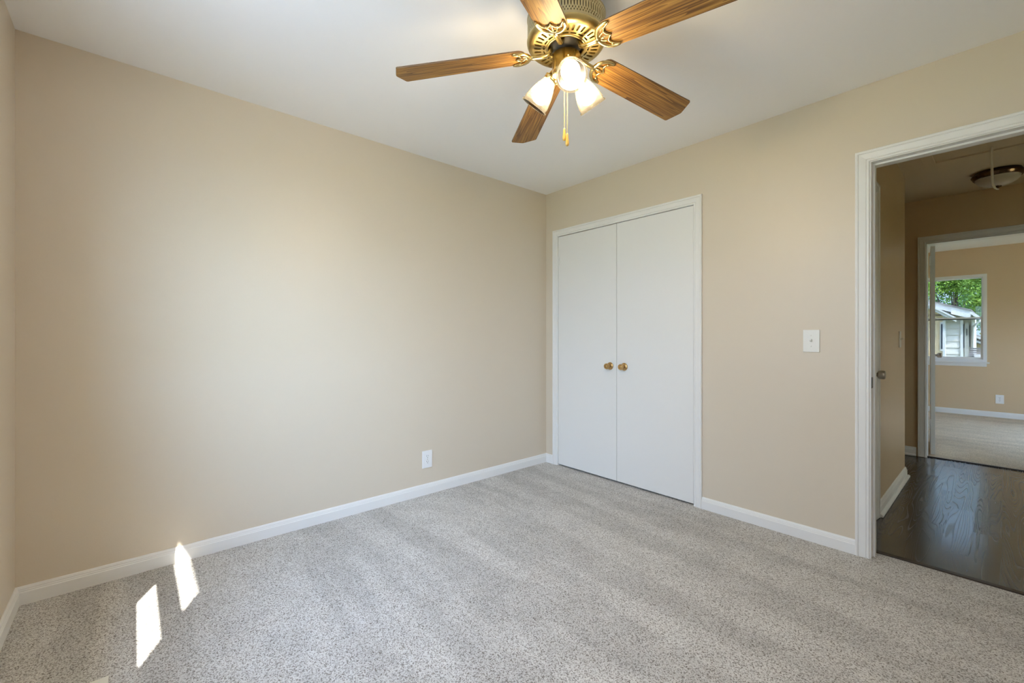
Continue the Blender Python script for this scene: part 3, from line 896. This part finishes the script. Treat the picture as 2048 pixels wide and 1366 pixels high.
# light kit: three arms, sockets, ribbed shades and bulbs
PH0, RR, ZR = -0.701, .134, 2.048
for k in range(3):
    ph = PH0 + k * 2 * PI / 3
    e = Vector((math.cos(ph), math.sin(ph), 0))
    neck = e * .058 + Vector((0, 0, 2.140 - FZ)); rim = e * RR + Vector((0, 0, ZR - FZ))
    ax = (rim - neck).normalized(); L = (rim - neck).length
    q = Vector((0, 0, 1)).rotation_difference(ax).to_matrix().to_4x4()
    m = MB(); m.M = Matrix.Translation(neck) @ q
    m.lathe([(.0005, -.022), (.012, -.022), (.016, -.017), (.0175, -.004), (.0255, -.002), (.0270, .001), (.0270, .013), (.0250, .015), (.0005, .015)], 32)
    for j in range(3):
        a = j * 2 * PI / 3 + .5
        m.sphere((.0295 * math.cos(a), .0295 * math.sin(a), .007), .0035, 8)
    m.tube([(0, 0, -.040), (0, 0, -.02)], [.011, .012], 14)
    so = m.build('shade_fitter', BRASS_BRIGHT, fan)
    m = MB()
    prof = [(.0235, .006), (.0240, .016), (.0275, .026), (.0335, .040), (.0390, .056), (.0435, .074), (.0470, .092), (.0495, .108), (.0510, L - .006), (.0550, L - .002), (.0555, L + .002), (.0520, L + .003), (.0485, L - .002),
            (.0470, .106), (.0445, .090), (.0410, .072), (.0365, .055), (.0310, .039), (.0255, .025), (.0220, .010)]
    m.lathe(prof[:8], 144, True, .05, 36); m.lathe(prof[7:], 144, True)
    sh = m.build('glass_shade', SHADE, fan, neck)
    sh.rotation_mode = 'QUATERNION'; sh.rotation_quaternion = Vector((0, 0, 1)).rotation_difference(ax)
    m = MB()
    m.lathe([(.0005, .012), (.012, .014), (.013, .030), (.018, .038), (.0265, .050), (.0318, .062), (.0335, .074), (.0318, .087), (.0255, .098), (.0140, .1045), (.0005, .1065)], 32)
    m.build('light_bulb', BULB, sh)

# pull chains
for (dx, dy, z0, z1, lab) in ((-.006, -.003, 2.118, 1.931, 0), (.004, .002, 2.112, 1.909, 1)):
    m = FM()
    n = int((z0 - z1) / .0042)
    for i in range(n):
        m.sphere((dx, dy, z0 - i * .0042), .00165, 6)
    m.tube([(dx, dy, z0), (dx, dy, z1)], .0006, 5)
    ch = m.build('pull_chain', BRASS_BRIGHT, fan)
    m = FM(); m.M = m.M @ Matrix.Translation((dx, dy, 0))
    m.lathe([(.0005, z1 + .002), (.0032, z1), (.0042, z1 - .008), (.0052, z1 - .022), (.0066, z1 - .034), (.0070, z1 - .040), (.0058, z1 - .045), (.0030, z1 - .0475), (.0005, z1 - .048)], 20)
    m.build('pull_pendant', PENDANT, ch)

# ---------------------------------------------------------------- hall ceiling: hatch, cord, dome light
m = MB(); HXa, HXb, HYa, HYb = 2.370, 3.20, .45, 1.685
for a, b in (((HXa, HYa), (HXa + .062, HYb)), ((HXb - .062, HYa), (HXb, HYb))):
    m.box((a[0], a[1], H - .016), (b[0], b[1], H), .004)
m.box((HXa + .062, HYb - .062, H - .016), (HXb - .062, HYb, H), .004); m.box((HXa + .062, HYa, H - .016), (HXb - .062, HYa + .062, H), .004)
hatch = tag(empty('attic_hatch', (2.785, 1.07, H)), 'framed attic hatch in the dim hall ceiling', 'attic hatch')
hf = m.build('hatch_frame', CEIL_WARM_LIT, hatch, (-2.785, -1.07, -H))
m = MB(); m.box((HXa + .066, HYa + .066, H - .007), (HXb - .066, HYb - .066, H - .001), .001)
m.build('hatch_panel', CEIL_WARM_LIT, hatch, (-2.785, -1.07, -H))
p0 = Vector((2.714, 1.545, H - .006))
cy = 1.545
pts = [(2.714, cy, H - .006), (2.7135, cy, H - .08), (2.7135, cy, H - .16), (2.715, cy, H - .225), (2.719, cy, H - .268), (2.727, cy, H - .292), (2.737, cy, H - .302), (2.746, cy, H - .303)]
pts = [Vector(p) for p in pts]
m = MB(); m.tube(pts, [.0050, .0058, .0066, .0070, .0066, .0060, .0055, .0045], 10, True, .8, Vector((0, 1, 0)))
tag(m.build('pull_cord', CORD), 'cream cord with a curled end hanging from the attic hatch', 'pull cord')

LX, LY = 2.735, 2.26
dome = tag(empty('dome_light', (LX, LY, H)), 'bronze rimmed glass dome light on the hall ceiling', 'ceiling light')
m = MB(); m.lathe([(0.0004, 0), (0.1292, 0), (0.1307, -.012), (0.1414, -.018), (0.1459, -.024), (0.1444, -.032), (0.1368, -.040), (0.1353, -.048), (0.1277, -.054), (0.1216, -.052)], 64)
m.build('rim', BRONZE, dome)
m = MB(); m.lathe([(0.1246, -.050), (0.1178, -.068), (0.1026, -.086), (0.0798, -.101), (0.0532, -.111), (0.0266, -.116), (0.0004, -.117)], 64)
m.build('glass_dome', ALAB, dome)
m = MB(); m.lathe([(.0005, -.115), (.022, -.116), (.024, -.120), (.010, -.126), (.007, -.130), (.010, -.134), (.008, -.141), (.0005, -.143)], 24)
m.build('finial', BRONZE, dome)

# ---------------------------------------------------------------- outdoors
m = MB(); m.box((-40, -40, -.75), (40, 60, -.70))
struct(m.build('ground', GRASS), 'lawn around the house', 'ground')
m = MB(); m.box((-1.5, -LA - 5.5, -.70), (6.5, -LA - T - .1, -.66))  # unseen pale slab added to bounce daylight onto the bedroom ceiling
struct(m.build('ground_bounce', BOUNCE_SLAB), 'pale slab added out of view to bounce light into the bedroom', 'ground')

YH = 15.0
house = tag(empty('neighbour_house', tuple(at(1900, 1000, YH).xy) + (-.7,)), 'white sided house with a tan wing seen through the far window', 'house')
hb = house.location.copy()
def HP(): m = MB(); m.M = Matrix.Translation(-hb); return m
def rect(m, u0, v0, u1, v1, Y, dep, bevel=0.0):
    a = at(u0, v0, Y); b = at(u1, v1, Y)
    m.box((a.x, Y, b.z), (b.x, Y + dep, a.z), bevel)
def slab(m, p, q, th, Y, y_back):
    """sloping board between photo points p and q (its top edge), th metres deep, from Y to y_back"""
    a = at(*p, Y); b = at(*q, Y)
    vs = [(a.x, a.z), (b.x, b.z), (b.x, b.z - th), (a.x, a.z - th)]
    lo = [m.v((x, Y, z)) for x, z in vs]; hi = [m.v((x, y_back, z)) for x, z in vs]
    m.f(lo); m.f(hi[::-1])
    for k in range(4):
        m.f([lo[k], hi[k], hi[(k + 1) % 4], lo[(k + 1) % 4]])
# tan wing, nearer
Yt = 14.6
m = HP(); a = at(1888.5, 720, Yt)
m.box((a.x - 3.2, Yt, -.7), (a.x, Yt + 3, at(1880, 632, Yt).z))
pk = at(1820, 595, Yt); e0 = at(1888.5, 628, Yt); xl = a.x - 3.2
v = [m.v((xl, Yt, e0.z)), m.v((e0.x, Yt, e0.z)), m.v((pk.x, Yt, pk.z))]; m.f(v)
for i in range(9):
    x = a.x - .05 - i * .09
    m.box((x, Yt - .012, -.7), (x + .014, Yt, e0.z))
m.build('tan_wing', TANWALL, house)
m = HP(); m.box((a.x - .03, Yt - .02, -.7), (a.x + .015, Yt + .42, e0.z - .02)); m.build('corner_post', HOUSEWHITE, house)
m = HP(); slab(m, (1820, 590), (1911, 634), .13, Yt - .25, Yt + 3); slab(m, (1820, 590), (1911, 634), .05, Yt - .30, Yt - .24)
m.build('wing_rake_board', HOUSEWHITE, house)
m = HP(); rect(m, 1880.0, 644, 1887.2, 702, Yt - .03, .04)
wf = m.build('window', HOUSEWHITE, house)
m = HP(); rect(m, 1882.0, 648, 1885.0, 698, Yt - .04, .02)
m.build('pane', HOUSEGLASS, wf)
# white sided main body
m = HP(); a = at(1890, 640, YH); b = at(1922, 740, YH)
m.box((a.x - 2.0, YH, -.7), (b.x, YH + 4, at(1890, 626, YH).z))
nb = 15; zt = at(1900, 632, YH).z; ex = .185
for i in range(nb):
    z1 = zt - i * ex
    if z1 - ex < -.75: break
    lo = [m.v((a.x, YH - .004, z1)), m.v((b.x, YH - .004, z1)), m.v((b.x, YH - .032, z1 - ex + .004)), m.v((a.x, YH - .032, z1 - ex + .004))]
    m.f(lo)
    lo2 = [m.v((a.x, YH - .032, z1 - ex + .004)), m.v((b.x, YH - .032, z1 - ex + .004)), m.v((b.x, YH, z1 - ex + .004)), m.v((a.x, YH, z1 - ex + .004))]
    m.f(lo2)
m.build('siding', SIDING, house)
for (u0, u1) in ((1888.5, 1892), (1921, 1926)):
    m = HP(); p = at(u0, 632, YH); q2 = at(u1, 720, YH); m.box((p.x, YH - .05, -.7), (q2.x, YH + .05, p.z)); m.build('corner_post', HOUSEWHITE, house)
# recessed porch side with a door and posts
Yp = 15.9
m = HP(); p = at(1921, 640, Yp); q2 = at(1945, 720, Yp); m.box((p.x - .3, Yp, -.7), (q2.x, Yp + 3, at(1930, 628, Yp).z)); m.build('porch_wall', SIDING, house)
m = HP(); rect(m, 1929, 646, 1938, 722, Yp - .04, .05); dd = m.build('porch_door', HOUSEWHITE, house)
m = HP(); rect(m, 1932.6, 658, 1934.4, 671, Yp - .05, .02); m.build('pane', HOUSEGLASS, dd)
m = HP(); rect(m, 1926.6, 648, 1928.4, 696, Yp - .03, .03); m.build('window', HOUSEGLASS, house)
m = HP(); rect(m, 1938.6, 651, 1940.2, 694, Yp - .03, .03); m.build('window', HOUSEGLASS, house)
m = HP(); p = at(1943.5, 632, Yp); q2 = at(1946.5, 720, Yp); m.box((p.x, Yp - .12, -.7), (q2.x, Yp, p.z)); m.build('corner_post', HOUSEWHITE, house)
# main roof: white rake board with soffit, shingles above
m = HP(); slab(m, (1840, 598.5), (1941, 620.5), .17, YH - .45, YH - .40)
slab(m, (1840, 600.5), (1941, 622), .10, YH - .40, YH + 4)
slab(m, (1902, 613), (1941, 621.5), .21, YH - .47, YH - .40)
m.build('fascia', HOUSEWHITE, house)
m = HP(); slab(m, (1840, 596.5), (1943, 619), .035, YH - .50, YH + 5); m.build('roof', SHINGLE, house)
m = HP(); slab(m, (1940, 621), (1960, 633), .09, YH - .35, YH + 2.6)
m.build('side_eave', HOUSEWHITE, house)
m = HP(); p = at(1961, 641, YH - .1); q2 = at(1945.5, 654, Yp - .15); r2 = at(1945.5, 722, Yp - .15)
m.tube([p, q2, (q2.x, q2.y, r2.z)], .028, 8); m.build('downspout', HOUSEWHITE, house)

Yf = 20.0
shed = tag(empty('shed', tuple(at(1957, 1000, Yf).xy) + (-.7,)), 'low grey shed behind the white sided house', 'shed')
hb = shed.location.copy()
m = HP(); p = at(1944, 690, Yf); q2 = at(1990, 690, Yf); m.box((p.x, Yf, -.7), (q2.x, Yf + 2, p.z + .25)); m.build('wall', TANWALL, shed)
m = HP(); slab(m, (1940, 667), (1990, 683), .09, Yf - .3, Yf - .2); slab(m, (1940, 677), (1990, 692), .07, Yf - .25, Yf - .15); m.build('fascia', HOUSEWHITE, shed)
m = HP(); slab(m, (1940, 666), (1990, 682), .30, Yf - .2, Yf + 2.3); m.build('roof', SHINGLE, shed)
Yg = 12.5
lean = tag(empty('porch_roof', tuple(at(1950, 1000, Yg).xy) + (-.7,)), 'low grey shingled roof at the lower right of the far window', 'roof')
hb = lean.location.copy()
m = HP(); p = at(1935, 700, Yg); q2 = at(1985, 700, Yg); m.box((p.x + .1, Yg + .3, -.7), (q2.x, Yg + 1.5, p.z - .12)); m.build('wall', SIDING, lean)
m = HP()
for i in range(7):
    y0 = Yg + i * .2; z0 = at(1935, 722, Yg).z + i * .045
    m.box((p.x, y0, z0), (q2.x, y0 + .24, z0 + .03))
m.build('shingles', SHINGLE, lean)

# trees: leaf sprays on a branching trunk
def tree(x, y, trunk_h, cz, rx, rz, n, leaf, label, mat, holes=(), seed=1):
    rnd = random.Random(seed)
    root = tag(empty('tree', (x, y, -.7)), label, 'tree', 'trees behind the neighbour house')
    m = MB()
    m.tube([(0, 0, 0), (.05, 0, trunk_h * .5), (-.03, .02, trunk_h), (.05, .05, cz + .7)], [.20, .16, .12, .04], 10)
    for i in range(9):
        a = rnd.uniform(0, 2 * PI); z0 = trunk_h * rnd.uniform(.75, 1.2)
        e = Vector((math.cos(a), math.sin(a), 0)) * rx * rnd.uniform(.5, .8)
        m.tube([(0, 0, z0), tuple(e * .5 + Vector((0, 0, z0 + .35))), tuple(e + Vector((0, 0, z0 + .9 + rnd.uniform(0, .8))))], [.06, .04, .015], 6)
    m.build('trunk', BARK, root)
    m = MB()
    clumps = []
    for i in range(70):
        while True:
            p = Vector((rnd.uniform(-1, 1), rnd.uniform(-1, 1), rnd.uniform(-1, 1)))
            if .35 < p.length < 1: break
        clumps.append(Vector((p.x * rx, p.y * rx, p.z * rz + cz + .7)))
    for i in range(n):
        c = clumps[rnd.randrange(len(clumps))]
        p = c + Vector((rnd.gauss(0, .24), rnd.gauss(0, .24), rnd.gauss(0, .16)))
        nrm = Vector((rnd.gauss(0, 1), rnd.gauss(0, 1) - .5, rnd.gauss(0, 1) + .6)).normalized()
        t = nrm.orthogonal().normalized(); t = Matrix.Rotation(rnd.uniform(0, 6.28), 3, nrm) @ t; b = nrm.cross(t)
        s = leaf * rnd.uniform(.6, 1.3)
        m.f([m.v(p - t * s), m.v(p - b * s * .5), m.v(p + t * s), m.v(p + b * s * .5)])
    m.build('crown', mat, root, normals=False)
    return root
tree(-.6, 23.0, 2.2, 3.4, 1.5, 1.3, 16000, .050, 'bright green leafy tree above the white roof', LEAF_A, seed=3)
tree(1.3, 26.5, 2.3, 4.1, 1.3, 1.0, 14000, .050, 'bright green tree at the top of the far window', LEAF_A, seed=5)
tree(2.75, 23.5, 2.0, 2.9, .95, 1.4, 10000, .050, 'green tree at the right of the far window', LEAF_A, seed=8)
tree(1.0, 33.0, 2.0, 3.2, 2.6, 1.7, 5000, .08, 'dark green tree farthest back in the far window', LEAF_B, seed=11)
